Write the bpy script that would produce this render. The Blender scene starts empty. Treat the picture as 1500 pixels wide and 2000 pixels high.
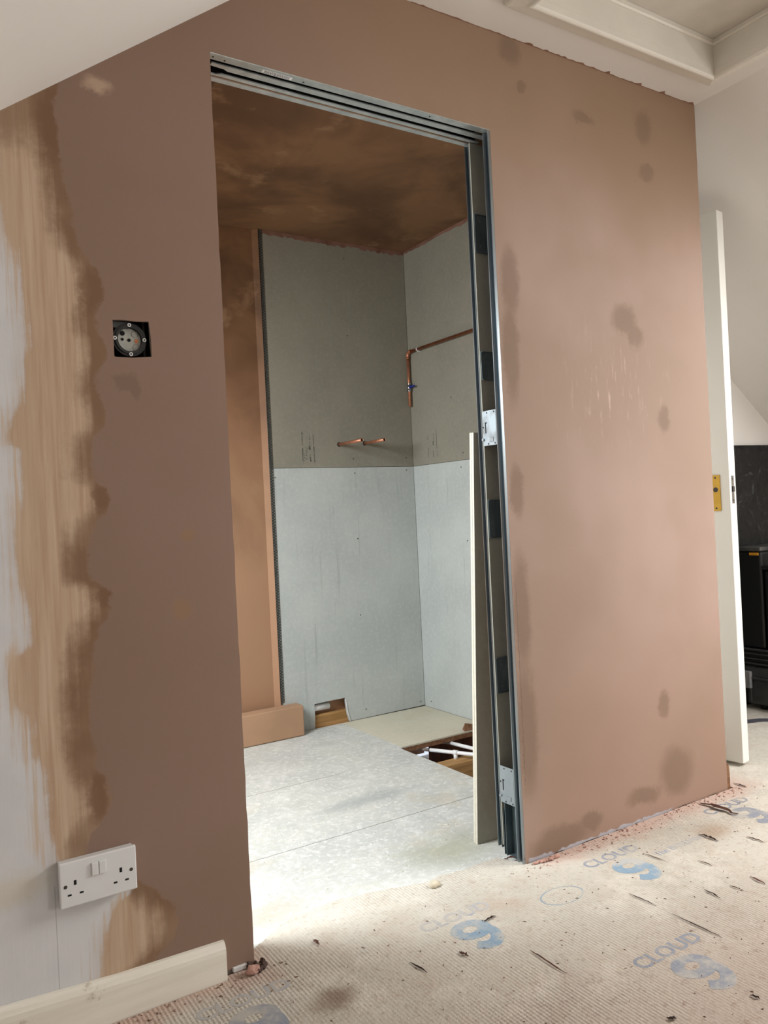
import bpy, bmesh, math, random
from mathutils import Vector, Matrix
from mathutils.geometry import tessellate_polygon
random.seed(7)
SC = bpy.context.scene
COL = SC.collection
PI = math.pi

# ------------------------------------------------------------------ camera
cam_d = bpy.data.cameras.new('camera')
cam_d.sensor_fit = 'VERTICAL'; cam_d.sensor_height = 36.0; cam_d.sensor_width = 27.0
cam_d.lens = 1566.56 / 2000 * 36.0
cam_d.clip_start = 0.05
cam = bpy.data.objects.new('camera', cam_d); COL.objects.link(cam)
cam.matrix_world = Matrix(((0.841945, 0.041269, -0.537983, -0.6628),
                           (-0.537346, -0.02618, -0.842956, -1.6533),
                           (-0.048872, 0.998805, 0.000133, 0.9808),
                           (0, 0, 0, 1)))
SC.camera = cam

# ------------------------------------------------------------------ world, exposure
W = bpy.data.worlds.new('world'); SC.world = W; W.use_nodes = True
bg = W.node_tree.nodes['Background']
bg.inputs[0].default_value = (0.80, 0.88, 1.0, 1); bg.inputs[1].default_value = 1.0
SC.view_settings.view_transform = 'Standard'
SC.view_settings.look = 'None'
SC.view_settings.exposure = 0.0
SC.view_settings.gamma = 1.0
SC.view_settings.use_curve_mapping = False

# ------------------------------------------------------------------ daylight at the roof windows, plus an added gable fill
SL = 0.74; SX, SZ = 0.8038, 0.5949          # roof pitch: slope, and unit direction down it
CRL, CRR, HC = 0.25, 1.689, 2.277           # left crease x, right crease x, ceiling height
def left_pt(s, y, off=0.0):                 # point on the left slope, s metres down from the crease; off = outwards
    return Vector((CRL - SX*s - SZ*off, y, HC - SZ*s + SX*off))
def right_pt(s, y, off=0.0):
    return Vector((CRR + SX*s + SZ*off, y, HC - SZ*s + SX*off))
def daylight(name, c, nrm, sx, sy, watts, col, up=Vector((0, 1, 0))):
    l = bpy.data.lights.new(name, 'AREA'); l.shape = 'RECTANGLE'; l.size = sx; l.size_y = sy
    l.energy = watts; l.color = col
    o = bpy.data.objects.new(name, l); COL.objects.link(o)
    z = -nrm.normalized(); y = up; x = y.cross(z).normalized()
    o.matrix_world = Matrix((( x.x, y.x, z.x, c.x), (x.y, y.y, z.y, c.y), (x.z, y.z, z.z, c.z), (0, 0, 0, 1)))
    return o
MW = (0.75, 1.60, -1.60, -0.60)             # main roof window s0 s1 y0 y1
BW = (0.85, 1.65, 0.22, 0.92)               # bathroom roof window
daylight('daylight_main', right_pt((MW[0]+MW[1])/2, (MW[2]+MW[3])/2, .03), Vector((-SZ, 0, -SX)), MW[1]-MW[0], MW[3]-MW[2], 60, (1.0, 0.99, 0.97))
daylight('daylight_bathroom', left_pt((BW[0]+BW[1])/2, (BW[2]+BW[3])/2, .03), Vector((SZ, 0, -SX)), BW[1]-BW[0], BW[3]-BW[2], 62, (0.93, 0.98, 1.0))

daylight('fill_gable', Vector((2.3, -3.915, 1.25)), Vector((0, 1, 0)), .9, .9, 26, (1.0, 0.99, 0.97), Vector((0, 0, 1)))  # fill light added behind the camera

# ------------------------------------------------------------------ helpers
def lin(h):
    h = h.lstrip('#'); v = [int(h[i:i+2], 16)/255 for i in (0, 2, 4)]
    return tuple(c/12.92 if c <= .04045 else ((c+.055)/1.055)**2.4 for c in v) + (1,)

def link(name, bm, m, parent=None, smooth=False):
    me = bpy.data.meshes.new(name)
    bmesh.ops.recalc_face_normals(bm, faces=bm.faces[:])
    bm.to_mesh(me); bm.free()
    for mm in (m if isinstance(m, (list, tuple)) else [m]): me.materials.append(mm)
    if smooth:
        for p in me.polygons: p.use_smooth = True
    o = bpy.data.objects.new(name, me); COL.objects.link(o)
    if parent: o.parent = parent
    return o
def struct(name, bm, m, parent=None):
    o = link(name, bm, m, parent)
    if not parent: o['kind'] = 'structure'
    return o
def tag(o, label, cat=None, group=None, kind=None):
    o['label'] = label
    if cat: o['category'] = cat
    if group: o['group'] = group
    if kind: o['kind'] = kind
    return o
def empty(name, label, cat, loc=(0, 0, 0), group=None):
    o = bpy.data.objects.new(name, None); COL.objects.link(o); o.location = loc
    o.empty_display_size = .05
    return tag(o, label, cat, group)
def keep(o, parent):                        # parent a mesh laid out in world coordinates
    o.parent = parent
    o.matrix_parent_inverse = Matrix.Translation(-Vector(parent.location))
    return o

def box(bm, a, b, bev=0, seg=2, mat=0):
    r = bmesh.ops.create_cube(bm, size=1.0); vs = r['verts']
    for v in vs:
        v.co = Vector([a[i] + (v.co[i]+.5)*(b[i]-a[i]) for i in range(3)])
    fs = list({f for v in vs for f in v.link_faces})
    for f in fs: f.material_index = mat
    if bev:
        es = list({e for v in vs for e in v.link_edges})
        bmesh.ops.bevel(bm, geom=es, offset=bev, segments=seg, profile=.5, affect='EDGES', clamp_overlap=True)
    return bm
def B(a, b, bev=0, seg=2):
    return box(bmesh.new(), a, b, bev, seg)

def poly_solid(bm, loops, f0, f1, mat=0):
    """loops of 2D points (outer first, then holes); f0/f1 map a 2D point onto the two faces."""
    tris = tessellate_polygon([[Vector((p[0], p[1], 0)) for p in lp] for lp in loops])
    flat = [p for lp in loops for p in lp]
    A = [bm.verts.new(f0(p)) for p in flat]; Bv = [bm.verts.new(f1(p)) for p in flat]
    for t in tris:
        try:
            bm.faces.new([A[i] for i in t]).material_index = mat
            bm.faces.new([Bv[i] for i in reversed(t)]).material_index = mat
        except ValueError: pass
    k = 0
    for lp in loops:
        n = len(lp)
        for i in range(n):
            a, b = k+i, k+(i+1) % n
            try: bm.faces.new([A[a], A[b], Bv[b], Bv[a]]).material_index = mat
            except ValueError: pass
        k += n
    return bm
def plate_y(loops, y0, y1):
    return poly_solid(bmesh.new(), loops, lambda p: (p[0], y0, p[1]), lambda p: (p[0], y1, p[1]))
def plate_z(loops, z0, z1):
    return poly_solid(bmesh.new(), loops, lambda p: (p[0], p[1], z0), lambda p: (p[0], p[1], z1))
def plate_x(loops, x0, x1):
    return poly_solid(bmesh.new(), loops, lambda p: (x0, p[0], p[1]), lambda p: (x1, p[0], p[1]))
def rect(a, b, c, d): return [(a, c), (b, c), (b, d), (a, d)]

def tube(bm, pts, r, n=14, caps=True, mat=0):
    pts = [Vector(p) for p in pts]; rings = []
    up = None
    for i, p in enumerate(pts):
        t = (pts[min(i+1, len(pts)-1)] - pts[max(i-1, 0)]).normalized()
        if up is None:
            up = t.orthogonal().normalized()
        up = (up - t*up.dot(t)).normalized(); w = t.cross(up)
        rr = r[i] if isinstance(r, (list, tuple)) else r
        rings.append([bm.verts.new(p + (up*math.cos(2*PI*k/n) + w*math.sin(2*PI*k/n))*rr) for k in range(n)])
    for a, b in zip(rings, rings[1:]):
        for k in range(n):
            f = bm.faces.new([a[k], a[(k+1) % n], b[(k+1) % n], b[k]]); f.smooth = True; f.material_index = mat
    if caps:
        for g in (rings[0], rings[-1]):
            bm.faces.new(g).material_index = mat
    return bm
def ring(bm, c, axis, r0, r1, h, n=32, mat=0):
    """annular solid centred at c, extruded h along axis"""
    c = Vector(c); ax = Vector(axis).normalized(); u = ax.orthogonal().normalized(); w = ax.cross(u)
    L = []
    for rr, hh in ((r0, 0), (r1, 0), (r1, h), (r0, h)):
        L.append([bm.verts.new(c + (u*math.cos(2*PI*k/n)+w*math.sin(2*PI*k/n))*rr + ax*hh) for k in range(n)])
    for j in range(4):
        a, b = L[j], L[(j+1) % 4]
        for k in range(n):
            f = bm.faces.new([a[k], a[(k+1) % n], b[(k+1) % n], b[k]]); f.material_index = mat; f.smooth = j in (1, 3)
    return bm
def disc(bm, c, axis, r, h, n=24, mat=0):
    c = Vector(c); ax = Vector(axis).normalized()
    return tube(bm, [c, c+ax*h], r, n, True, mat)

# ------------------------------------------------------------------ shader builder
class S:
    def __init__(self, name, rough=.8, metal=0.0, spec=None):
        self.m = bpy.data.materials.new(name); self.m.use_nodes = True
        self.t = self.m.node_tree; self.n = self.t.nodes; self.l = self.t.links
        self.b = self.n['Principled BSDF']
        self.b.inputs['Roughness'].default_value = rough; self.b.inputs['Metallic'].default_value = metal
        if spec is not None: self.b.inputs['Specular IOR Level'].default_value = spec
        self.co = self.n.new('ShaderNodeTexCoord').outputs['Object']
        s = self.n.new('ShaderNodeSeparateXYZ'); self.l.new(self.co, s.inputs[0])
        self.x, self.y, self.z = s.outputs
    def set(self, sock, v):
        if isinstance(v, bpy.types.NodeSocket): self.l.new(v, sock)
        else: sock.default_value = v
    def math(self, op, a, b=0.0, c=0.0, clamp=False):
        n = self.n.new('ShaderNodeMath'); n.operation = op; n.use_clamp = clamp
        for i, v in enumerate((a, b, c)): self.set(n.inputs[i], v)
        return n.outputs[0]
    def add(self, a, b): return self.math('ADD', a, b)
    def sub(self, a, b): return self.math('SUBTRACT', a, b)
    def mul(self, a, b): return self.math('MULTIPLY', a, b)
    def mx(self, a, b): return self.math('MAXIMUM', a, b)
    def mn(self, a, b): return self.math('MINIMUM', a, b)
    def ramp(self, v, lo, hi, a=0.0, b=1.0, smooth=True):
        n = self.n.new('ShaderNodeMapRange'); n.clamp = True
        n.interpolation_type = 'SMOOTHSTEP' if smooth else 'LINEAR'
        self.set(n.inputs[0], v)
        for i, q in zip((1, 2, 3, 4), (lo, hi, a, b)): n.inputs[i].default_value = q
        return n.outputs[0]
    def vec(self, x, y, z):
        n = self.n.new('ShaderNodeCombineXYZ')
        for i, v in enumerate((x, y, z)): self.set(n.inputs[i], v)
        return n.outputs[0]
    def noise(self, scale, detail=4, rough=.55, stretch=None, dist=0.0, off=(0, 0, 0), vec=None):
        n = self.n.new('ShaderNodeTexNoise'); n.inputs['Scale'].default_value = scale
        n.inputs['Detail'].default_value = detail; n.inputs['Roughness'].default_value = rough
        n.inputs['Distortion'].default_value = dist
        mp = self.n.new('ShaderNodeMapping'); self.l.new(vec or self.co, mp.inputs[0])
        if stretch: mp.inputs['Scale'].default_value = stretch
        mp.inputs['Location'].default_value = off
        self.l.new(mp.outputs[0], n.inputs['Vector'])
        return n.outputs[0]
    def mix(self, f, a, b):
        n = self.n.new('ShaderNodeMix'); n.data_type = 'RGBA'; n.clamp_factor = True
        self.set(n.inputs[0], f)
        for i, v in ((6, a), (7, b)):
            if isinstance(v, str): v = lin(v)
            self.set(n.inputs[i], v)
        return n.outputs[2]
    def blob(self, u, v, e, soft=.35):
        du = self.math('DIVIDE', self.sub(u, e[0]), e[2]); dv = self.math('DIVIDE', self.sub(v, e[1]), e[3])
        d = self.math('SQRT', self.add(self.mul(du, du), self.mul(dv, dv)))
        return self.ramp(d, 1.0+soft*.5, 1.0-soft, 0, 1)
    def bump(self, h, strength=.3, dist=.002):
        n = self.n.new('ShaderNodeBump'); n.inputs['Strength'].default_value = strength
        n.inputs['Distance'].default_value = dist; self.set(n.inputs['Height'], h)
        self.l.new(n.outputs[0], self.b.inputs['Normal']); return n
    def color(self, c):
        if isinstance(c, str): c = lin(c)
        self.set(self.b.inputs['Base Color'], c); return self
    def curve(self, v, pts, vlo, vhi, olo, ohi):
        """v (metres) -> metres through a drawn curve"""
        n = self.n.new('ShaderNodeFloatCurve')
        c = n.mapping.curves[0]; pts = sorted(((p[0]-vlo)/(vhi-vlo), (p[1]-olo)/(ohi-olo)) for p in pts)
        c.points[0].location = pts[0]; c.points[-1].location = pts[-1]
        for p in pts[1:-1]: c.points.new(*p)
        n.mapping.update()
        self.set(n.inputs['Value'], self.ramp(v, vlo, vhi, 0, 1, smooth=False))
        return self.add(self.mul(n.outputs[0], ohi-olo), olo)

def plain(name, col, rough=.7, metal=0.0, var=.08, scale=30, bump=0.0, spec=None, dirt=None):
    s = S(name, rough, metal, spec); c = lin(col)
    d = tuple(x*(1-var) for x in c[:3]) + (1,)
    n = s.noise(scale)
    out = s.mix(s.ramp(n, .3, .7), d, c)
    if dirt: out = s.mix(s.ramp(s.noise(scale*.35, 6, .7, off=(3, 1, 2)), .56, .72, 0, .6), out, dirt)
    s.color(out)
    if bump: s.bump(n, bump)
    return s.m

# ---- skimmed front wall: pink plaster, its feathered tan edge, old white paint, damp patches
F1 = [(-.426,1.9),(-.436,1.782),(-.44,1.596),(-.42,1.521),(-.41,1.444),(-.404,1.366),(-.414,1.287),(-.423,1.219),(-.442,1.179),(-.444,1.143),(-.424,1.133),(-.419,1.092),(-.429,1.015),(-.441,.957),(-.431,.869),(-.425,.771),(-.454,.727),(-.458,.66),(-.438,.628),(-.427,.558),(-.413,.525),(-.411,.427),(-.407,.377),(-.392,.334),(-.26,.25),(-.277,.23),(-.301,.207),(-.319,.163),(-.325,.114),(-.325,.0)]
F2 = [(-.28,1.9),(-.327,1.84),(-.321,1.716),(-.309,1.617),(-.294,1.538),(-.253,1.461),(-.271,1.387),(-.257,1.327),(-.272,1.275),(-.259,1.193),(-.287,1.151),(-.290,1.08),(-.256,1.045),(-.300,.965),(-.308,.885),(-.266,.843),(-.29,.774),(-.31,.706),(-.318,.606),(-.308,.503),(-.285,.438),(-.313,.393),(-.335,.355),(-.245,.265),(-.19,.209),(-.165,.163),(-.184,.118),(-.217,.087),(-.24,.0)]
def wall_material():
    s = S('skimmed_plaster_wall', .78)
    wob = s.mul(s.sub(s.noise(14, 5, .65), .5), .075)
    wob2 = s.mul(s.sub(s.noise(70, 5, .7, off=(5, 5, 5)), .5), .022)
    streak = s.noise(1, 5, .6, stretch=(95, 1, 3.5))
    streak2 = s.noise(1, 4, .6, stretch=(30, 1, 1.2), off=(4, 0, 7))
    x = s.add(s.x, s.add(s.mul(wob, .5), wob2)); z = s.add(s.z, s.add(wob, s.mul(wob2, .8)))
    e1 = s.curve(s.z, [(b, a) for a, b in F1], 0, 1.9, -.6, 0)
    e2 = s.curve(s.z, [(b, a) for a, b in F2], 0, 1.9, -.6, 0)
    # smooth plaster
    big = s.noise(1.6, 3, .5, off=(2, 0, 1))
    pink, tan = '#A88F83', '#9A8272'
    base = s.mix(s.ramp(big, .35, .65), pink, tan)
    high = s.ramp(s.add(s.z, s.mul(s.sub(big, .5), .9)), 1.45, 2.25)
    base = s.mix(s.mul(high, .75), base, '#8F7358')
    lowdamp = s.ramp(s.add(s.z, s.mul(s.sub(big, .5), .5)), .75, .1, 0, .5)
    base = s.mix(s.mul(lowdamp, s.ramp(s.x, .7, 1.0)), base, '#967662')
    base = s.mix(s.mul(s.ramp(s.add(s.x, s.mul(s.sub(big, .5), .3)), .6, -.1), .75), base, '#7F6556')  # light falling off leftwards is painted into the plaster as brown
    # pale trowel scuffs on the right panel
    scuff = s.ramp(s.noise(1, 6, .75, stretch=(60, 1, 9)), .54, .68)
    scuff = s.mul(scuff, s.blob(x, z, (1.22, 1.32, .26, .17), .9))
    base = s.mix(s.mul(scuff, .6), base, '#CDB3A6')
    damp = None
    for e in ((.878,2.239,.043,.043),(.916,2.152,.016,.02),(1.160,2.117,.05,.02),(1.425,2.144,.040,.055),(1.430,2.005,.036,.026),(1.296,1.53,.06,.05),(1.34,1.486,.04,.045),(1.458,1.228,.03,.042),(1.392,.34,.03,.04),(1.437,.123,.085,.085),(.926,.039,.12,.045),(1.05,.06,.05,.03),(1.28,.08,.08,.03),(.838,1.594,.034,.105),(.83,1.40,.032,.15),(.826,1.019,.028,.08),(.822,.69,.035,.17),(.822,.371,.04,.19),(-.216,1.272,.032,.016),(-.196,1.262,.012,.026)):
        b = s.blob(x, z, e, .45); damp = b if damp is None else s.mx(damp, b)
    base = s.mix(s.mul(damp, .6), base, '#765F4D')
    base = s.mix(s.mul(s.blob(x, s.z, (-.101, .951, .019, .015), .5), .5), base, '#93714F')
    base = s.mix(s.mul(s.blob(x, s.z, (-.123, .797, .024, .026), .5), .5), base, '#93714F')
    base = s.mix(s.mul(s.blob(x, z, (-.243, 1.871, .03, .018), .6), .6), base, '#C7AC92')
    # cracked strip beside the steel post
    crk = s.mul(s.ramp(s.math('ABSOLUTE', s.sub(s.add(s.x, s.mul(wob2, .8)), .806)), .0012, .0), s.mul(s.ramp(s.z, .78, .72), s.ramp(s.z, .15, .25)))
    base = s.mix(s.mul(crk, .8), base, '#5C3D31')
    # feathered edge
    d2 = s.sub(s.add(s.x, s.add(s.mul(wob, .7), wob2)), e2)          # <0 inside the feathered zone
    inside = s.ramp(d2, .006, -.004)
    tanc = s.mix(s.ramp(streak, .30, .75), '#B4967C', '#CBB49C')
    tanc = s.mix(s.ramp(streak2, .45, .62, 0, .6), tanc, '#BDA28A')
    darkb = s.mul(s.ramp(s.add(d2, s.mul(s.sub(streak2, .5), .10)), -.065, -.012), s.ramp(s.noise(4, 3, off=(1, 0, 9)), .25, .55, .55, 1))
    tanc = s.mix(s.mul(darkb, .9), tanc, '#77593F')
    topb = s.ramp(s.add(s.z, s.mul(wob, 2)), 1.68, 1.76)
    tanc = s.mix(s.mul(topb, .6), tanc, '#7A5C40')
    bl = None
    for e in ((-.275,1.455,.03,.05),(-.275,1.04,.022,.035),(-.28,.84,.02,.022),(-.31,.44,.022,.06),(-.33,1.77,.04,.07),(-.28,1.84,.06,.018)):
        b = s.blob(x, z, e, .5); bl = b if bl is None else s.mx(bl, b)
    tanc = s.mix(s.mul(bl, .8), tanc, '#75563E')
    col = s.mix(inside, base, tanc)
    # old white paint beyond it
    d1 = s.sub(s.add(s.x, s.add(s.mul(wob, .5), s.mul(s.sub(streak, .5), .05))), e1)
    white = s.add(s.mul(s.ramp(d1, .012, -.004), .75), s.mul(s.ramp(d1, .0, -.03), .25))
    paint = s.mix(s.ramp(s.noise(9, 3), .35, .7, 0, .5), '#D5D5D7', '#C9CACE')
    paint = s.mix(s.mul(s.blob(x, z, (-.48, .31, .09, .035), .6), .6), paint, '#CFC6B6')
    paint = s.mix(s.mul(s.ramp(d1, -.035, -.003), s.ramp(streak, .45, .6)), paint, '#CDBBAA')
    jl = s.mul(s.ramp(s.math('ABSOLUTE', s.sub(s.x, -.397)), .0014, .0), s.ramp(s.z, .30, .29))
    paint = s.mix(s.mul(jl, .6), paint, '#8E8F92')
    col = s.mix(white, col, paint)
    # bare board edge along the foot of the wall
    foot = s.mul(s.ramp(s.add(s.z, s.mul(s.sub(s.noise(25, 4), .5), .035)), .016, .012), s.ramp(s.x, .8, .81))
    foot = s.mul(foot, s.ramp(s.x, 1.42, 1.38))
    col = s.mix(foot, col, '#B3B0B6')
    s.color(col)
    s.bump(s.add(s.mul(streak, s.mul(inside, .6)), s.add(s.mul(s.noise(60, 3), .25), s.mul(white, -.8))), .35, .0012)
    return s.m

def damp_shaded_plaster():
    s = S('damp_orange_plaster_shaded_top', .7)
    a = s.noise(2.2, 4, .6, dist=.6); b = s.noise(1.1, 3, .5, off=(3, 2, 1))
    c = s.mix(s.ramp(a, .35, .65), '#7F5D3F', '#5C4029')
    c = s.mix(s.ramp(b, .45, .62, 0, .8), c, '#7F5A42')
    c = s.mix(s.mul(s.ramp(s.add(s.z, s.mul(s.sub(a, .5), .8)), 1.7, .6), .75), c, '#AC876A')  # shade towards the top painted in: plaster turns paler lower down
    c = s.mix(s.mul(s.ramp(s.noise(5, 5, .6, off=(7, 7, 2)), .58, .7), .5), c, '#9C7C5C')
    s.color(c); s.bump(s.noise(30, 3), .15, .001); return s.m
def pink_plaster():
    s = S('pink_jointing_plaster', .8)
    s.color(s.mix(s.ramp(s.noise(8), .4, .65), '#866457', '#6E4C3C')); s.bump(s.noise(50), .4, .002); return s.m
def cement(name, c1, c2, blotch, streaks=True, amount=.5, plane='xz', blobs=()):
    s = S(name, .85)
    st = {'xz': (38, 38, 2.2), 'xy': (6, 6, 6)}[plane]
    n1 = s.noise(1, 5, .6, stretch=st); n2 = s.noise(55, 4, .7); n3 = s.noise(3.5, 4, .6, off=(1, 4, 2))
    c = s.mix(s.ramp(n3, .3, .7), c1, c2)
    c = s.mix(s.mul(s.ramp(n2, .45, .7), .35), c, blotch)
    if streaks: c = s.mix(s.mul(s.ramp(n1, .58, .75), .4), c, '#8A908E')
    if plane == 'xy':
        sm = s.noise(9, 9, .8, dist=.8, off=(2, 2, 2))
        c = s.mix(s.mul(s.ramp(sm, .46, .64), amount*.4), c, '#F2F2EE')
        c = s.mix(s.mul(s.ramp(s.noise(48, 9, .85, dist=.4), .50, .64), amount*1.1), c, '#F6F6F3')
        c = s.mix(s.mul(s.ramp(s.noise(2.4, 3, off=(9, 1, 0)), .55, .7), .35), c, '#A9ABA3')
        c = s.mix(s.mul(s.ramp(s.noise(3.1, 4, off=(0, 6, 0)), .58, .7), .35), c, '#C4B79D')
    for e, hexc, k in blobs:
        c = s.mix(s.mul(s.blob(s.add(s.x, s.mul(s.sub(n3, .5), .15)), s.add(s.y if plane == 'xy' else s.z, s.mul(s.sub(n1, .5), .1)), e, .8), k), c, hexc)
    s.color(c); s.bump(n2, .12, .001); return s.m
def underlay_mat():
    s = S('ridged_paper_underlay', .9)
    big = s.noise(1.3, 3, .5); dust = s.noise(9, 6, .7, dist=.5); fine = s.noise(90, 4, .7)
    c = s.mix(s.ramp(big, .3, .7), '#CFCABF', '#C0BAAE')
    c = s.mix(s.mul(s.ramp(dust, .48, .68), .4), c, '#BBA998')
    c = s.mix(s.mul(s.ramp(s.noise(5, 6, .7, off=(4, 4, 0)), .50, .66), .6), c, '#DAD4C9')
    low = s.ramp(s.add(s.y, s.mul(s.sub(dust, .5), .7)), -.25, -.75)
    c = s.mix(s.mul(low, .55), c, '#A48C7E')
    c = s.mix(s.mul(s.mul(s.ramp(s.noise(38, 6, .8, off=(1, 1, 0)), .53, .66), s.add(low, .35)), .5), c, '#8C7364')
    c = s.mix(s.mul(s.ramp(fine, .52, .70), .5), c, '#A08D7F')
    c = s.mix(s.mul(s.ramp(s.noise(2.3, 4, .6, off=(8, 3, 0)), .56, .7), .4), c, '#B7A18E')
    # pink plaster dust along the foot of the wall
    pk = s.mul(s.ramp(s.add(s.y, s.mul(s.sub(dust, .5), .10)), -.10, -.015), s.ramp(s.x, .80, .86))
    pk = s.mul(pk, s.ramp(s.x, 1.9, 1.7))
    c = s.mix(s.mul(pk, .65), c, '#C9A598')
    pk2 = s.mul(s.ramp(s.add(s.y, s.mul(s.sub(dust, .5), .14)), -.12, -.02), s.ramp(s.x, .06, -.02))
    c = s.mix(s.mul(pk2, .6), c, '#B98F7E')
    c = s.mix(s.mul(s.blob(s.add(s.x, s.mul(s.sub(dust, .5), .1)), s.add(s.y, s.mul(s.sub(big, .5), .1)), (1.36, -.17, .07, .05), .8), .5), c, '#9C7B5C')
    c = s.mix(s.mul(s.blob(s.add(s.x, s.mul(s.sub(dust, .5), .1)), s.add(s.y, s.mul(s.sub(dust, .5), .1)), (.08, -.22, .05, .04), .8), .7), c, '#6F5440')
    w1 = s.math('SINE', s.mul(s.x, 2*PI/.0085)); w2 = s.math('SINE', s.mul(s.y, 2*PI/.0085))
    wear = s.ramp(s.noise(2.2, 4, .6, off=(0, 2, 5)), .35, .62, 1, .25)
    grid = s.add(s.mul(w1, .5), s.mul(w2, s.ramp(s.noise(1.7, 2, off=(6, 0, 0)), .4, .6, .1, .4)))
    c = s.mix(s.mul(s.mul(s.ramp(w1, -.6, -1.0), wear), .35), c, '#9E9388')
    s.color(c)
    s.bump(s.add(s.mul(grid, s.mul(wear, .5)), s.add(s.mul(fine, 1.3), s.mul(dust, .9))), .8, .003)
    return s.m
def ink_mat(name, hexc, fade):
    s = S(name, .9)
    n = s.noise(11, 5, .7, off=(3, 3, 3)); f = s.noise(120, 3, .7)
    w1 = s.math('SINE', s.mul(s.x, 2*PI/.0085))
    k = s.mx(s.ramp(n, fade-.1, fade+.14), s.mul(s.ramp(w1, -.2, -1.0), .3))
    s.color(s.mix(s.add(s.mul(k, .75), s.mul(s.ramp(f, .5, .7), .25)), hexc, '#C0B9AD'))
    return s.m
def steel(name, hexc='#C6CCCB', rough=.36, metal=.75):
    s = S(name, rough, metal)
    n = s.noise(22, 4, .6, stretch=(1, 1, .25)); m = s.noise(30, 2)
    s.color(s.mix(s.mul(s.ramp(n, .35, .68), .45), hexc, '#8F989B'))
    s.set(s.b.inputs['Roughness'], s.ramp(m, .3, .7, rough-.06, rough+.1)); return s.m
def wood(name, a, b, stretch=(3, 60, 60)):
    s = S(name, .75); n = s.noise(1, 5, .6, stretch=stretch)
    s.color(s.mix(s.ramp(n, .35, .65), a, b)); s.bump(n, .2, .001); return s.m
def polythene():
    s = S('black_polythene', .5)
    w = s.noise(9, 6, .75, dist=2.5); r = s.ramp(w, .55, .66)
    s.color(s.mix(s.mul(r, .7), '#08090A', '#4E5051'))
    s.bump(s.noise(14, 3, .6, dist=1.2), .5, .01); return s.m
def brushed_cream(name, a, b):
    s = S(name, .5)
    n = s.noise(1, 4, .6, stretch=(4, 40, 40)); d = s.noise(16, 6, .75)
    c = s.mix(s.ramp(n, .3, .7), a, b)
    c = s.mix(s.mul(s.ramp(d, .63, .72), .5), c, '#9C8A72')
    s.color(c); return s.m

M = {}
M['wall'] = wall_material()
M['orange'] = damp_shaded_plaster()
M['board_edge_grey'] = plain('plasterboard', '#8D8078', .9)
M['pink'] = pink_plaster()
M['trim_brown'] = plain('dry_brown_plaster', '#96705A', .9, var=.25)
M['boxing'] = plain('dry_tan_plaster', '#B18E71', .8, var=.12, scale=6, bump=.1)
M['board_up'] = cement('cement_board_upper', '#8B897C', '#838175', '#9A988C')
M['board_low'] = cement('cement_board_lower', '#B9C0BE', '#AEB5B4', '#C9D0CF')
M['board_back'] = cement('cement_board_leaning', '#97978C', '#8F8F86', '#A3A39B', streaks=False)
M['floor_board'] = cement('cement_floor_board', '#C3C5BF', '#B7BAB7', '#D2D4CE', False, .6, 'xy',
    (((.72, .72, .22, .05), '#8C9496', .5), ((.70, .22, .16, .10), '#97987F', .55), ((.1, .2, .14, .06), '#B3A894', .5)))
M['floor_board_cream'] = cement('cream_floor_board', '#D0CBB8', '#C7C3B0', '#DAD6C6', False, .08, 'xy')
M['white_edge'] = plain('board_edge', '#D2CFC0', .85, var=.1, scale=80)
M['underlay'] = underlay_mat()
M['ink'] = ink_mat('faded_blue_ink', '#7C98AE', .50)
M['ink_grey'] = ink_mat('dirty_blue_ink', '#868D9B', .52)
M['ink_faint'] = ink_mat('faint_blue_ink', '#8492AE', .42)
M['white'] = plain('white_emulsion', '#E8E5E0', .8, var=.03, scale=3)
M['white2'] = plain('white_emulsion_slope', '#EDEAE5', .8, var=.03, scale=2)
M['cream'] = plain('cream_gloss', '#E2DDD2', .42, var=.06, scale=9)
M['hatchpanel'] = plain('hatch_panel_paint', '#CFC9BE', .7, var=.06, scale=20)
M['skirting'] = brushed_cream('cream_skirting_gloss', '#EAE5DA', '#E0DACD')
M['door'] = plain('white_door_gloss', '#E9E8E2', .35, var=.02, scale=4)
M['steel'] = steel('galvanised_steel')
M['steel_dark'] = steel('channel_steel', '#56666B', .4)
M['steel_post'] = plain('post_steel', '#9EA8AE', .3, 1.0, var=.04, scale=6)
M['steel_bright'] = steel('lock_plate_steel', '#A4AFB6', .42, .9)
M['black'] = plain('black_plastic', '#0E0F10', .45, var=.2, scale=30)
M['case_grey'] = plain('charcoal_plastic', '#3C3D3E', .5, var=.35, scale=14, dirt='#66635D')
M['case_lat'] = plain('grey_plastic_latch', '#8A8B8D', .5, var=.25, scale=20)
M['yellow'] = plain('amber_plastic', '#C98A22', .5)
M['chrome'] = plain('bright_metal', '#CFCFCF', .2, 1.0)
M['copper'] = plain('copper_pipe', '#C98A6C', .42, .7, var=.25, scale=40)
M['copper_dull'] = plain('dull_copper', '#B5714E', .38, .9, var=.35, scale=30)
M['dark'] = plain('dark_void', '#0B0A09', .9)
M['blue'] = plain('blue_lever', '#1B2F86', .4)
M['pvc'] = plain('white_plastic_pipe', '#EDEFF0', .35, var=.03)
M['pvc_dull'] = plain('grey_plastic_pipe', '#8F8580', .5, var=.15)
M['chip'] = wood('chipboard_edge', '#8C6647', '#6E4C33', (70, 70, 70))
M['joist'] = wood('sawn_timber', '#B98F5C', '#94703F')
M['joist_red'] = wood('red_brown_timber', '#7A4524', '#5A2E16', (40, 40, 3))
M['brass'] = plain('brass', '#C9A24A', .3, .85, var=.15, scale=20)
M['socket'] = plain('white_socket_plastic', '#DEDFE0', .35, var=.02)
M['screw'] = plain('dark_screw', '#4A4644', .5, .4)
M['galv_bead'] = plain('zinc_bead', '#4C504E', .5, .4, var=.35, scale=60)
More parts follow.
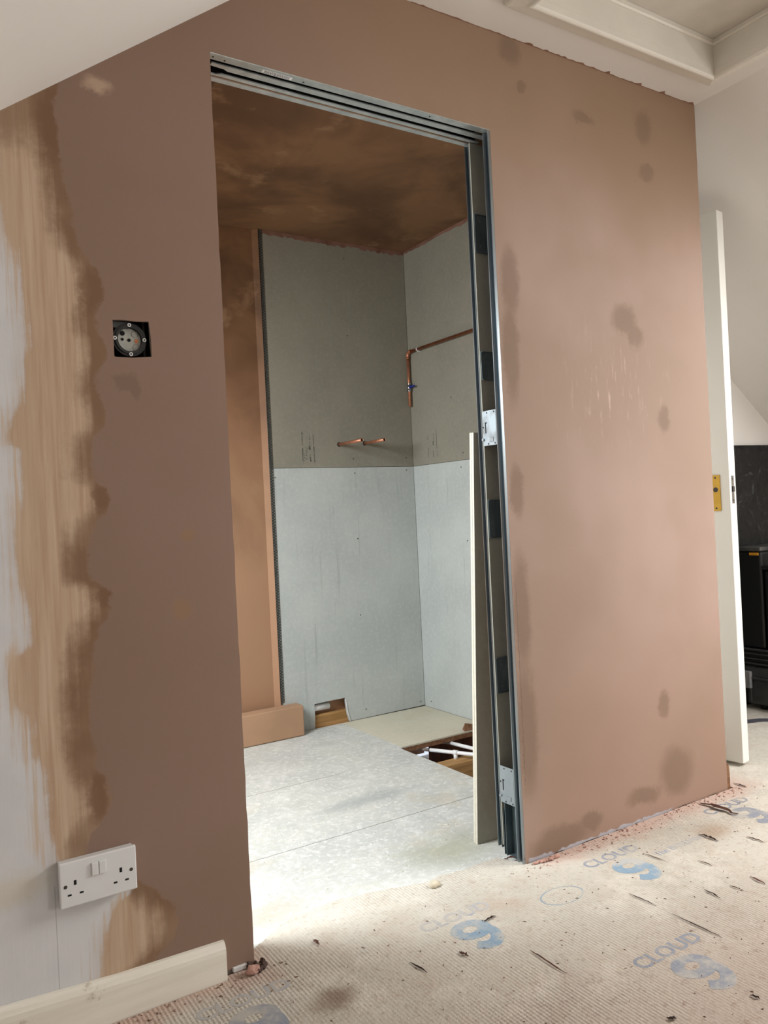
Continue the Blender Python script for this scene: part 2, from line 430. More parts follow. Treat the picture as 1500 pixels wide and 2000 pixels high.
M['flake'] = plain('dried_brown_plaster', '#80594A', .9, var=.4, scale=60)
M['flake_dark'] = plain('dark_debris', '#54413A', .9, var=.4, scale=60)
M['flake_pink'] = plain('pink_plaster_lump', '#BD9486', .95, var=.3, scale=40)
M['flake_cream'] = plain('cream_plaster_lump', '#D8CDB6', .95, var=.2, scale=40)
M['crumb'] = plain('plaster_crumb', '#856A5A', .95, var=.4, scale=90)
M['lamp'] = plain('grey_moulded_plastic', '#B4B5AE', .6, var=.15, scale=60)
M['tape'] = plain('charcoal_tape', '#4A4A52', .6)
M['print'] = plain('black_print', '#55564F', .9, var=.3, scale=200)
gl = S('window_glass', .02); gl.b.inputs['Transmission Weight'].default_value = 1.0; gl.color('#FFFFFF'); M['glass'] = gl.m
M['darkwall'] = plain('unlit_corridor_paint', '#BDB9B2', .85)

# ------------------------------------------------------------------ floor
HX0, HX1, HY0, HY1 = 1.14, 1.632, .56, 1.145
struct('floor', plate_z([rect(-2.0, 4.0, -3.95, 1.72), rect(HX0, HX1, HY0, HY1)], -.026, -.006), M['chip'])
struct('floor_under', B((.9, .3, -.30), (1.70, 1.72, -.27)), M['hatchpanel'])
def fl(name, loops, label, m):
    tag(link(name, plate_z(loops, -.0058, 0), m), label, 'floor board')
g = .0012
fl('floor_board', [rect(-1.75, .79-g, .0, .51-g)], 'white-smeared grey floor board filling the foreground just inside the doorway', M['floor_board'])
fl('floor_board', [rect(.79+g, 1.634, .0, .51-g)], 'grey floor board running under the foot of the leaning board', M['floor_board'])
fl('floor_board', [rect(-1.75, .80-g, .51+g, 1.02-g)], 'grey floor board beyond the first long joint, in the middle of the bathroom floor', M['floor_board'])
fl('floor_board', [[(.80+g, .51+g), (1.634, .51+g), (1.634, HY0-.004), (HX0, HY0-.004), (HX0, 1.14), (1.155-g, 1.14), (1.155-g, 1.652), (-1.75, 1.652), (-1.75, 1.02+g), (.80+g, 1.02+g)]],
   'grey floor board at the left edge of the open floor hole reaching back to the boxing', M['floor_board'])
fl('floor_board', [rect(1.155+g, 1.634, HY1, 1.652)], 'cream floor board in the far right corner behind the floor hole', M['floor_board_cream'])

# underlay: one laid sheet with a ragged doorway edge, and its printing
ul = [(-1.78, -3.93), (3.85, -3.93), (3.85, .58), (2.0, .58), (1.715, .58), (1.715, -.004), (.795, -.004)]
edge = [(.785, .03), (.758, .078), (.70, .083), (.633, .078), (.58, .088), (.514, .082), (.46, .10), (.415, .115), (.36, .128), (.30, .141), (.266, .146), (.20, .138), (.144, .13), (.09, .10), (.05, .076), (.03, .062), (.006, .045)]
for i, (a, b) in enumerate(zip(edge, edge[1:])):
    for k in range(4):
        t = k/4; ul.append((a[0]+(b[0]-a[0])*t, a[1]+(b[1]-a[1])*t + random.uniform(-.003, .003)))
ul += [(.004, .04), (.003, -.004), (-.066, -.004), (-.066, -.021), (-1.78, -.021)]
under = tag(link('carpet_underlay', plate_z([ul], .0005, .008), M['underlay']), 'dusty ridged carpet underlay with blue printing covering the main room floor', 'underlay')
def text(body, name, m, x, y, size, bold=0.0, sx=1.0, z=.0083, parent=None, align='CENTER', rot=0):
    c = bpy.data.curves.new(name, 'FONT'); c.body = body; c.size = size; c.align_x = align; c.align_y = 'CENTER'
    c.offset = bold; c.fill_mode = 'BOTH'; c.dimensions = '2D'
    o = bpy.data.objects.new('tmp', c); COL.objects.link(o)
    me = bpy.data.meshes.new_from_object(o.evaluated_get(bpy.context.evaluated_depsgraph_get()))
    bpy.data.objects.remove(o); me.name = name; me.materials.clear(); me.materials.append(m)
    R_ = Matrix.Translation((x, y, z)) @ Matrix.Rotation(rot, 4, 'Z') @ Matrix.Diagonal((sx, 1, 1, 1))
    me.transform(R_)
    q = bpy.data.objects.new(name, me); COL.objects.link(q); q.parent = parent
    return q
def nine(cx, cy, m, k=1.0, dz=.0083):
    """fat rounded numeral 9, bowl away from the wall's foot"""
    bm = bmesh.new(); z = dz
    N = 40; W_, T = .052*k, .028*k        # outer radius x, stroke
    # bowl ring
    o_, i_ = [], []
    for j in range(N):
        a = 2*PI*j/N
        o_.append((cx+W_*math.cos(a), cy+.024*k+.040*k*math.sin(a)))
        i_.append((cx+.019*k*math.cos(a)-.002, cy+.026*k+.013*k*math.sin(a)))
    A = [bm.verts.new((p[0], p[1], z)) for p in o_]; Bv = [bm.verts.new((p[0], p[1], z)) for p in i_]
    for j in range(N): bm.faces.new([A[j], A[(j+1) % N], Bv[(j+1) % N], Bv[j]])
    # tail: thick arc from the right of the bowl round to the lower left
    o2, i2 = [], []
    for j in range(21):
        a = .30 - (.30+2.45)*j/20
        o2.append((cx+W_*math.cos(a), cy-.006*k+.060*k*math.sin(a)))
        i2.append((cx+(W_-T)*math.cos(a), cy-.004*k+.030*k*math.sin(a)))
    A = [bm.verts.new((p[0], p[1], z+.0001)) for p in o2]; Bv = [bm.verts.new((p[0], p[1], z+.0001)) for p in i2]
    for j in range(20): bm.faces.new([A[j], A[j+1], Bv[j+1], Bv[j]])
    q = link('printed_numeral', bm, m, under)
    return q
for (cx, cy, m, mt) in ((.463, -.20, M['ink'], M['ink_faint']), (.997, -.205, M['ink'], M['ink_grey']), (.734, -.595, M['ink_grey'], M['ink_grey']),
                        (1.548, -.18, M['ink_grey'], M['ink_grey']), (-.075, -.20, M['ink_grey'], M['ink_faint']), (1.275, -.60, M['ink_grey'], M['ink_grey']),
                        (2.08, -.19, M['ink_grey'], M['ink_grey'])):
    tag(nine(cx, cy, m), 'blue printed numeral nine')
    tag(text('CLOUD', 'printed_word', mt, cx+.008, cy+.093, .052, .0012, 1.12, parent=under), 'blue printed word CLOUD')
for (x, y) in ((1.21, -.18), (1.46, -.575), (.70, -.2+.0)):
    if x != .70: tag(text('The BRILLIANT', 'printed_word', M['ink_faint'], x, y, .034, .0004, .95, parent=under), 'thin blue printed line of words')
bm = bmesh.new()
ring(bm, (.742, -.187, .0082), (0, 0, 1), .060, .0635, .0002, 48)
bmesh.ops.scale(bm, vec=(1.0, .62, 1), space=Matrix.Translation((-.742, .187, 0)), verts=bm.verts[:])
tag(link('printed_oval', bm, M['ink'], under), 'blue printed oval ring')

# ------------------------------------------------------------------ walls
def jag(a, b, n, amp, axis=0):
    out = []
    for i in range(1, n):
        t = i/n; p = [a[0]+(b[0]-a[0])*t, a[1]+(b[1]-a[1])*t]; p[axis] += random.uniform(-amp, amp); out.append(tuple(p))
    return out
XL = -1.8; ZL = HC-SL*(CRL-XL)
XR = 3.9; ZR = HC-SL*(XR-CRR)
outer = [(XL, 0), (XL, ZL), (CRL, HC), (CRR, HC), (CRR, 0.004)] + jag((CRR, .006), (.7925, .006), 40, .003, 1) + [(.7925, .004), (.7925, 2.003), (0, 2.003)]
left_edge = jag((0, 2.0), (0, .02), 60, .0009, 0)
outer += left_edge + [(0, .016), (-.012, .012), (-.03, .018), (-.062, .016), (-.068, .0)]
hole = [(-.236, 1.3225), (-.232, 1.321), (-.200, 1.3215), (-.160, 1.3255), (-.1595, 1.36), (-.163, 1.3985), (-.19, 1.3965), (-.215, 1.398), (-.236, 1.396)]
wf = struct('wall_front', plate_y([outer, hole], 0, .003), M['wall'])
outer2 = [(XL, 0), (XL, ZL), (CRL, HC), (CRR, HC), (CRR, 0.004), (.8065, .004), (.8065, 2.004), (-.003, 2.004), (-.003, .004)]
hole2 = [(-.2375, 1.3205), (-.158, 1.3225), (-.1605, 1.3995), (-.2375, 1.3975)]
struct('wall_plasterboard', plate_y([outer2, hole2], .0031, .0125), M['board_edge_grey'])
wi = struct('wall_partition', plate_y([[(XL, 0), (XL, ZL), (CRL, HC), (CRR-.04, HC), (CRR-.04, 0), (.812, 0), (.812, 2.0), (0, 2.0), (0, 0)]], .088, .104), M['boxing'])
struct('wall_jamb', B((-.03, .0126, 0), (-.004, .0878, 2.0)), M['boxing'])
struct('wall_end', B((CRR-.04, .0126, 0), (CRR, 1.72, HC)), M['white2'])
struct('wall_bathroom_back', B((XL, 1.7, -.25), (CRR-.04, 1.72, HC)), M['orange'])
# the plastered part of the bathroom back wall, with its splayed edge up to the bead
bm = bmesh.new()
pf = [(XL, 1.672), (.826, 1.672), (.848, 1.652), (.852, 1.652), (.852, 1.70), (XL, 1.70)]
poly_solid(bm, [pf], lambda p: (p[0], p[1], 0), lambda p: (p[0], p[1], HC))
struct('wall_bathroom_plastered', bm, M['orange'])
struct('wall_left', B((XL-.02, -3.95, 0), (XL, 1.72, ZL)), M['white'])
struct('wall_right', B((XR, -3.95, 0), (XR+.02, .62, ZR)), M['white'])
gab = [(XL, 0), (XL, ZL), (CRL, HC), (CRR, HC), (XR, ZR), (XR, 0)]
struct('wall_behind', plate_y([gab, rect(1.85, 2.75, .8, 1.7)], -3.95, -3.93), M['white'])
bm = bmesh.new()
for a in (rect(1.85, 2.75, .8, .84), rect(1.85, 2.75, 1.66, 1.7), rect(1.85, 1.89, .84, 1.66), rect(2.71, 2.75, .84, 1.66)):
    poly_solid(bm, [a], lambda p: (p[0], -3.99, p[1]), lambda p: (p[0], -3.951, p[1]))
w3 = struct('window_added', bm, M['cream'])  # unseen window added to go with the gable fill light
link('pane', plate_y([rect(1.89, 2.71, .84, 1.66)], -3.975, -3.97), M['glass'], w3)
xf = 2.02; zf = HC-SL*(xf-CRR)
struct('wall_far', plate_y([[(xf, 0), (xf, zf), (XR, ZR), (XR, 0)]], .60, .62), M['white2'])
struct('wall_corridor', B((xf, .62, 0), (xf+.02, 1.72, zf)), M['darkwall'])
struct('wall_corridor_end', plate_y([[(CRR, 0), (CRR, HC), (xf, zf), (xf, 0)]], 1.70, 1.72), M['darkwall'])

# ------------------------------------------------------------------ ceilings
HTX0, HTX1, HTY0, HTY1 = .817, 1.551, -.92, -.17
struct('ceiling', plate_z([rect(CRL, CRR, -3.95, 0), rect(HTX0, HTX1, HTY0, HTY1)], HC, HC+.02), M['white'])
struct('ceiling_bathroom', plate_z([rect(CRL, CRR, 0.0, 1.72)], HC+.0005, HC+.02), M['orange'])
def slope(name, f, s1, y0, y1, hole, m):
    lp = [rect(0, s1, y0, y1)] + ([rect(*hole)] if hole else [])
    bm = poly_solid(bmesh.new(), lp, lambda p: f(p[0], p[1], 0), lambda p: f(p[0], p[1], .10))
    return struct(name, bm, m)
LS = (CRL-XL)/SX; RS = (XR-CRR)/SX
slope('ceiling_slope_left', left_pt, LS, -3.95, 0, None, M['white'])
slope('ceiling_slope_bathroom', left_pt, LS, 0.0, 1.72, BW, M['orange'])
slope('ceiling_slope_right', right_pt, RS, -3.95, 1.72, MW, M['white2'])
def roof_window(name, f, w):
    s0, s1, y0, y1 = w; bm = bmesh.new()
    t = .045
    for a in (rect(s0, s1, y0, y0+t), rect(s0, s1, y1-t, y1), rect(s0, s0+t, y0+t, y1-t), rect(s1-t, s1, y0+t, y1-t)):
        poly_solid(bm, [a], lambda p: f(p[0], p[1], .05), lambda p: f(p[0], p[1], .12))
    r = struct(name, bm, M['joist'])
    poly_solid(bm2 := bmesh.new(), [rect(s0+t, s1-t, y0+t, y1-t)], lambda p: f(p[0], p[1], .08), lambda p: f(p[0], p[1], .086))
    link('pane', bm2, M['glass'], r)
roof_window('window_1', right_pt, MW)
roof_window('window_2', left_pt, BW)

# ragged plaster line where the wall meets the painted ceiling
bm = bmesh.new()
xs = [CRL+.3+i*.012 for i in range(int((CRR-CRL-.3)/.012))]
ys = [0.0]*len(xs)
for i, x in enumerate(xs):
    ys[i] = -.001 - (max(0, math.sin(x*61)*math.sin(x*23+1)*math.sin(x*137))**1.2)*(.014 if x > .85 else .003) - random.random()*.0015
pts = [(xs[0], -.0001)] + [(x, y) for x, y in zip(xs, ys)] + [(CRR-.001, -.0001)]
poly_solid(bm, [pts[::-1]], lambda p: (p[0], p[1], HC-.0012), lambda p: (p[0], p[1], HC))
struct('trim_1', bm, M['trim_brown'])
# pink jointing line at the top of the backer boards
bm = bmesh.new()
n = 60; lo = [(.852+(1.6365-.852)*i/n, HC-.012-random.random()*.014) for i in range(n+1)]
poly_solid(bm, [[(.852, HC)] + lo + [(1.6365, HC)]], lambda p: (p[0], 1.6525, p[1]), lambda p: (p[0], 1.6538, p[1]))
lo = [(.11+(1.652-.11)*i/n, HC-.010-random.random()*.012) for i in range(n+1)]
poly_solid(bm, [[(.11, HC)] + lo + [(1.652, HC)]], lambda p: (1.635, p[0], p[1]), lambda p: (1.6363, p[0], p[1]))
struct('trim_2', bm, M['pink'])

# ------------------------------------------------------------------ loft hatch
hat = empty('loft_hatch', 'cream panelled loft hatch with moulded frame set in the ceiling', 'hatch', ((HTX0+HTX1)/2, (HTY0+HTY1)/2, HC))
def frame_sweep(x0, x1, y0, y1, prof):
    bm = bmesh.new(); rings = []
    for (o, z) in prof:
        rings.append([bm.verts.new(p) for p in ((x0-o, y0-o, z), (x1+o, y0-o, z), (x1+o, y1+o, z), (x0-o, y1+o, z))])
    n = len(prof)
    for i in range(n):
        a, b = rings[i], rings[(i+1) % n]
        for k in range(4): bm.faces.new([a[k], a[(k+1) % 4], b[(k+1) % 4], b[k]])
    return bm
keep(link('architrave', frame_sweep(HTX0, HTX1, HTY0, HTY1, [(-.001, HC-.001), (-.001, 2.256), (.001, 2.2515), (.005, 2.249), (.010, 2.249), (.0135, 2.2515), (.015, 2.2555), (.040, 2.261), (.052, 2.2635), (.057, 2.267), (.058, HC-.0005)]), M['cream']), hat)
keep(link('lining', frame_sweep(HTX0, HTX1, HTY0, HTY1, [(-.002, HC-.002), (-.002, 2.375), (.02, 2.375), (.02, HC+.021), (0.0, HC+.021), (0.0, HC-.002)]), M['cream']), hat)
keep(link('stop_bead', frame_sweep(HTX0, HTX1, HTY0, HTY1, [(-.0022, 2.345), (-.006, 2.345), (-.010, 2.349), (-.010, 2.361), (-.0022, 2.361)]), M['cream']), hat)
keep(link('panel', B((HTX0+.0025, HTY0+.0025, 2.3615), (HTX1-.0025, HTY1-.0025, 2.374)), M['hatchpanel']), hat)

# ------------------------------------------------------------------ skirting boards
bm = bmesh.new()
prof = [(-.0002, 0.0005), (-.0002, .092), (-.004, .0935), (-.010, .092), (-.015, .087), (-.0185, .079), (-.0195, .07), (-.0195, .0005)]
# height tapers up slightly towards the room's left
def sk(x, k): return [(x, p[0], p[1]*k) for p in prof]
A = [bm.verts.new(v) for v in sk(-1.79, 1.22)]; A1 = [bm.verts.new(v) for v in sk(-.50, 1.13)]; A2 = [bm.verts.new(v) for v in sk(-.29, .99)]; Bv = [bm.verts.new(v) for v in sk(-.069, .93)]
for P, Q in ((A, A1), (A1, A2), (A2, Bv)):
    for i in range(len(prof)): bm.faces.new([P[i], P[(i+1) % 8], Q[(i+1) % 8], Q[i]])
bm.faces.new(A); bm.faces.new(Bv)
struct('baseboard_left', bm, M['skirting'])
bm = bmesh.new()
pr = [(CRR+.0003, 0), (CRR+.0003, .094), (CRR+.006, .093), (CRR+.013, .086), (CRR+.0165, .074), (CRR+.018, .05), (CRR+.018, 0)]
poly_solid(bm, [pr], lambda p: (p[0], .002, p[1]), lambda p: (p[0], .60, p[1]))
struct('baseboard_right', bm, M['chip'])

# ------------------------------------------------------------------ pocket door frame
pf_ = empty('pocket_door_frame', 'galvanised steel pocket door frame around the bathroom doorway', 'door frame', (.40, .05, 0))
def L(name, bm, m, label=None, sm=False):
    o = keep(link(name, bm, m, None, sm), pf_)
    if label: o['label'] = label
    return o
# header track seen from below
bm = bmesh.new()
box(bm, (.001, .0002, 2.0005), (.811, .0225, 2.0028))
L('track_front_flange', bm, M['steel'])
bm = bmesh.new()
cs = [(.018, .036), (.811, .036), (.811, .0555), (.062, .0555), (.052, .050), (.018, .048)]
poly_solid(bm, [cs], lambda p: (p[0], p[1], 2.0015), lambda p: (p[0], p[1], 2.0045))
L('track_runner', bm, M['steel'])
bm = bmesh.new()
cs = [(.001, .074), (.040, .076), (.052, .0690), (.811, .0690), (.811, .081), (.001, .081)]
poly_solid(bm, [cs], lambda p: (p[0], p[1], 2.0002), lambda p: (p[0], p[1], 2.003))
box(bm, (.001, .0811, 2.0035), (.811, .0870, 2.0062)); box(bm, (.001, .0872, 1.9985), (.811, .1035, 1.9998)); 
L('track_rear_flange', bm, M['steel'])
bm = bmesh.new(); box(bm, (.001, .0128, 2.050), (.811, .0870, 2.054)); box(bm, (.001, .0126, 2.0035), (.811, .0145, 2.050)); box(bm, (.001, .0855, 2.0070), (.811, .0870, 2.050)); box(bm, (.0002, .0145, 2.004), (.003, .085, 2.050))
L('track_channel', bm, M['dark'])  # channel coloured black to paint in the shade inside the track
bm = bmesh.new()
for (x, y) in ((.012, .012), (.040, .015), (.235, .014), (.60, .012)): disc(bm, (x, y, 2.0003), (0, 0, -1), .0022, .0003, 12)
L('screw_hole', bm, M['dark'])
bm = bmesh.new(); box(bm, (.130, .008, 2.0), (.205, .020, 2.0004))
lab = L('maker_sticker', bm, M['socket'], 'pale paper sticker on the track')
bm = bmesh.new()
for k in range(3):
    x = .135
    while x < .198:
        w = random.uniform(.002, .006); box(bm, (x, .0097+k*.0035, 1.9997), (x+w, .0113+k*.0035, 2.0)); x += w+.0018
o = link('sticker_print', bm, M['print']); o.parent = lab; o['label'] = 'rows of grey print'
# posts
P1 = [(.784, .0), (.784, .0025), (.7905, .0045), (.8040, .0048), (.8040, .0170), (.7905, .0178), (.784, .0200), (.784, .0225), (.8055, .0225), (.8055, .0032), (.7920, .0030), (.7920, .0)]
L('front_post', poly_solid(bmesh.new(), [P1], lambda p: (p[0], p[1], .0085), lambda p: (p[0], p[1], 1.9995)), M['steel_post'])
P2 = [(.784, .0846), (.784, .0866), (.7905, .0880), (.8060, .0885), (.8060, .0982), (.7905, .0985), (.784, .1000), (.784, .1020), (.8115, .1020), (.8115, .0846)]
L('rear_post', poly_solid(bmesh.new(), [P2], lambda p: (p[0], p[1], .028), lambda p: (p[0], p[1], 1.996)), M['steel_post'])
for z0, z1 in ((1.150, 1.247), (.158, .260)):
    bm = bmesh.new(); box(bm, (.7835, .0228, z0), (.7850, .0800, z1), .0004, 1)
    box(bm, (.782, .036, z0+.010), (.7835, .052, z0+.022), .0006, 1)
    disc(bm, (.7835, .078, z0+.018), (-1, 0, 0), .004, .004, 14)
    pl = L('lock_plate', bm, M['steel_bright'], 'bright spacer plate bridging the two posts')
    bm = bmesh.new()
    for (y, z) in ((.030, z1-.006), (.060, z1-.006), (.030, z0+.005), (.058, z0+.005), (.077, z1-.045)): disc(bm, (.7833, y, z), (-1, 0, 0), .0022, .0004, 10)
    box(bm, (.7828, .0655, z0+.035), (.7834, .0685, z0+.065)); box(bm, (.7828, .0615, z0+.062), (.7834, .0685, z0+.065))
    o = link('slot', bm, M['dark'], pl)
    o.matrix_parent_inverse = Matrix.Identity(4)
for z0, z1 in ((1.692, 1.80), (1.335, 1.415), (.893, 1.0), (.458, .558), (.010, .135)):
    bm = bmesh.new()
    box(bm, (.788, .0770, z0), (1.60, .0796, z1)); box(bm, (.790, .0745, z0), (1.60, .0770, z0+.002)); box(bm, (.790, .0745, z1-.002), (1.60, .0770, z1))
    for (y, z, r) in ((0, z0+.02, .003), (0, z1-.02, .003)):
        disc(bm, (.806, .0770, z), (0, -1, 0), r, .003, 10)
    L('cross_rail', bm, M['steel_dark'])
bm = bmesh.new(); box(bm, (.786, .0798, .035), (1.60, .0844, 1.9985))
L('pocket_lining', bm, M['board_back'])
bm = bmesh.new(); box(bm, (.812, .0240, .0085), (.8145, .0730, .1575)); box(bm, (.789, .0700, .0085), (.812, .0728, .1575)); box(bm, (.796, .0240, .0085), (.812, .0700, .0105))
fb = L('floor_bracket', bm, M['steel_dark'])
bm = bmesh.new()
for (y, z, q) in ((.052, .105, .003), (.050, .045, .0045), (.053, .026, .0045)): disc(bm, (.8121, y, z), (-1, 0, 0), q, .001, 12)
link('bolt', bm, M['chrome'], fb)

# ------------------------------------------------------------------ bathroom backer boards
def screws(bm, pts, axis, c):
    for a, b in pts:
        if axis == 'y': disc(bm, (a, c, b), (0, -1, 0), .0032, .0006, 10)
        else: disc(bm, (c, a, b), (-1, 0, 0), .0032, .0006, 10)
def backer(name, bm, m, label, scr, axis, c):
    o = link(name, bm, m); tag(o, label, 'backer board')
    for q in scr:
        b2 = bmesh.new(); screws(b2, [q], axis, c); link('screw_head', b2, M['screw'], o)
    return o
b_up = backer('backer_board', plate_y([rect(.853, 1.6355, 1.2025, HC)], 1.654, 1.666), M['board_up'], 'grey cement backer board on the upper back wall behind the copper stubs',
    [(1.289, 1.242), (1.594, 1.245), (.863, 1.516), (.865, 1.224), (1.288, 1.831), (1.29, 2.2)], 'y', 1.654)
cut = [(.853, 0), (1.015, .0), (1.018, .06), (1.017, .112), (1.10, .1145), (1.181, .115), (1.184, .08), (1.190, .035), (1.200, .001), (1.6355, .004), (1.6355, 1.2005), (.853, 1.2005)]
b_low = backer('backer_board', plate_y([cut], 1.654, 1.666), M['board_low'], 'pale grey backer board on the lower back wall with a notch cut at its foot',
    [(1.293, 1.173), (1.593, 1.184), (.875, 1.159), (1.292, .859), (1.286, .494), (.867, .829), (.862, .509), (1.292, .042), (1.611, .025)], 'y', 1.654)
c_up = backer('backer_board', plate_x([rect(.106, 1.653, 1.2025, HC)], 1.6365, 1.6485), M['board_up'], 'grey backer board on the upper right wall carrying the copper pipe',
    [(1.25, 1.235), (1.32, 1.5), (.9, 1.24)], 'x', 1.6365)
c_low = backer('backer_board', plate_x([rect(.106, 1.653, .0, 1.2005)], 1.6365, 1.6485), M['board_low'], 'pale grey backer board on the lower right wall of the bathroom',
    [(1.27, 1.17), (1.25, .83), (1.6, .03)], 'x', 1.6365)
bm = bmesh.new()
tube(bm, [(1.183, 1.6535, .113), (1.185, 1.6525, .085), (1.189, 1.652, .05), (1.197, 1.651, .018), (1.203, 1.650, .002)], [.001, .0022, .0026, .0022, .003], 8)
o = link('torn_edge', bm, M['socket'], b_low); o['label'] = 'torn white paper edge of the notch'
def marks(xy, parent):
    for (u, z0, z1, w, den) in xy:
        bm = bmesh.new(); z = z0
        while z < z1:
            h = random.uniform(.0015, .005)
            if random.random() < den:
                if parent in (b_up,): box(bm, (u, 1.6533, z), (u+w*random.uniform(.5, 1), 1.6537, z+h))
                else: box(bm, (1.6358, u, z), (1.6362, u+w*random.uniform(.5, 1), z+h))
            z += h+.0012
        o = link('printed_line', bm, M['print'], parent); o['label'] = 'column of small dark print'
marks([(1.018, 1.225, 1.365, .006, .8), (1.028, 1.228, 1.27, .003, .6), (1.037, 1.24, 1.30, .003, .8), (1.044, 1.24, 1.29, .003, .5), (1.056, 1.23, 1.262, .009, .95), (1.052, 1.283, 1.300, .014, .95), (1.058, 1.305, 1.35, .004, .8), (1.078, 1.225, 1.30, .005, .85), (1.076, 1.29, 1.355, .004, .8)], b_up)
marks([(1.518, 1.235, 1.345, .004, .8), (1.505, 1.25, 1.33, .003, .5), (1.476, 1.235, 1.265, .006, .9), (1.474, 1.29, 1.31, .010, .9), (1.470, 1.31, 1.345, .003, .8), (1.448, 1.23, 1.36, .004, .8)], c_up)

# inside the notch: waste pipe, timber
tag(link('waste_pipe', tube(bmesh.new(), [(.95, 1.683, .088), (1.105, 1.683, .088)], .0165, 20), M['pvc']), 'short white waste pipe end showing inside the notch in the back wall', 'pipe')
tag(link('timber_plate', B((.90, 1.668, -.02), (1.30, 1.699, .055), .001, 1), M['joist']), 'brown timber sole plate behind the notch in the back wall', 'timber')

# plaster corner bead: perforated strip
bm = bmesh.new(); z = .14; k = 0
while z < HC-.004:
    h = .0125; x0, x1 = .8495, .8665; xm = (x0+x1)/2
    for (cx, w) in (((x0+xm)/2, (xm-x0)/2), ((xm+x1)/2, (x1-xm)/2)):
        zc = z+h/2 + (h/2 if cx > xm else 0)
        o4 = [(cx-w, zc-h/2), (cx+w, zc-h/2), (cx+w, zc+h/2), (cx-w, zc+h/2)]
        r = .0026; i4 = [(cx-r, zc-.003), (cx+r, zc-.003), (cx+r, zc+.003), (cx-r, zc+.003)]
        i4 = [(cx, zc-.0048), (cx+.0030, zc), (cx, zc+.0048), (cx-.0030, zc)]
        O = [bm.verts.new((p[0], 1.6515, p[1])) for p in o4]; I = [bm.verts.new((p[0], 1.6515, p[1])) for p in i4]
        for j in range(4):
            bm.faces.new([O[j], O[(j+1) % 4], I[j]]); bm.faces.new([O[(j+1) % 4], I[(j+1) % 4], I[j]])
    z += h; k += 1
bead = tag(link('corner_bead', bm, M['galv_bead']), 'perforated metal plaster bead running up the back wall beside the orange plaster', 'bead')
sm = bead.modifiers.new('thickness', 'SOLIDIFY'); sm.thickness = .0006; sm.offset = 0
link('nose', tube(bmesh.new(), [(.8492, 1.6505, .14), (.8492, 1.6505, HC-.003)], .0016, 8), M['galv_bead'], bead)

# plastered boxing at the foot of the back wall
bm = bmesh.new()
bx = [(-1.75, 1.582), (.926, 1.582), (.929, 1.6525), (.853, 1.6525), (.8528, 1.651), (-1.75, 1.651)]
box(bm, (-1.75, 1.582, .002), (.926, 1.6505, .136), .004, 2)
tag(link('pipe_boxing', bm, M['boxing']), 'low tan plastered boxing along the foot of the bathroom back wall', 'boxing')

# ------------------------------------------------------------------ copper pipes
def stub(x, z, y1, label):
    r = empty('copper_pipe_stub', label, 'pipe', (x, 1.654, z))
    bm = bmesh.new(); ring(bm, (x, 1.6535, z), (0, -1, 0), .0062, .0075, 1.6535-y1, 24)
    for f in bm.faces: f.smooth = True
    keep(link('pipe', bm, M['copper']), r)
    bm = bmesh.new(); disc(bm, (x, y1+.003, z), (0, 1, 0), .0061, .002, 20)
    keep(link('bore', bm, M['dark']), r)
    bm = bmesh.new(); ring(bm, (x, 1.6536, z), (0, -1, 0), .0076, .0105, .0006, 20)
    o = keep(link('hole_rim', bm, M['dark']), r); o['label'] = 'dark gap around the pipe'
stub(1.214, 1.310, 1.442, 'longer left-hand copper pipe stub sticking out of the back wall')
stub(1.356, 1.316, 1.475, 'right-hand copper pipe stub sticking out of the back wall')
cp = empty('copper_supply_pipe', 'copper supply pipe with elbow and blue valve on the right bathroom wall', 'pipe', (1.617, 1.625, 1.5))
px, py, pz = 1.6185, 1.632, 1.768
r_ = .0075
keep(link('horizontal_pipe', tube(bmesh.new(), [(px, .12, pz), (px, py-.022, pz)], r_, 16), M['copper_dull'], None), cp)
el = [(px, py-.026, pz)] + [(px, py-.016+.016*math.sin(a), pz-.016+.016*math.cos(a)) for a in [i*PI/16 for i in range(9)]] + [(px, py, pz-.030)]
bm = tube(bmesh.new(), el, .0095, 16); ring(bm, (px, py-.024, pz), (0, -1, 0), .0076, .0105, .006, 20); ring(bm, (px, py, pz-.026), (0, 0, -1), .0076, .0105, .006, 20)
keep(link('elbow', bm, M['copper']), cp)
keep(link('vertical_pipe', tube(bmesh.new(), [(px, py, pz-.030), (px, py, 1.498)], r_, 16), M['copper']), cp)
bm = bmesh.new(); tube(bm, [(px, py, 1.608), (px, py, 1.580)], .010, 16); tube(bm, [(px, py, 1.615), (px, py, 1.606)], .0115, 6); tube(bm, [(px, py, 1.582), (px, py, 1.572)], .0115, 6); tube(bm, [(px, py-.009, 1.594), (px, py-.018, 1.594)], .006, 12)
vb = keep(link('valve_body', bm, M['chrome']), cp)
bm = bmesh.new(); box(bm, (px-.010, py-.052, 1.590), (px+.002, py-.014, 1.5985), .002, 2); tube(bm, [(px-.004, py-.012, 1.594), (px-.004, py-.022, 1.594)], .008, 14)
keep(link('lever', bm, M['blue']), cp)
bm = bmesh.new(); ring(bm, (px, py-.085, pz), (0, -1, 0), .0076, .0098, .006, 20); box(bm, (px-.003, py-.097, pz-.013), (px+.014, py-.087, pz-.0095))
keep(link('pipe_clip', bm, M['socket']), cp)

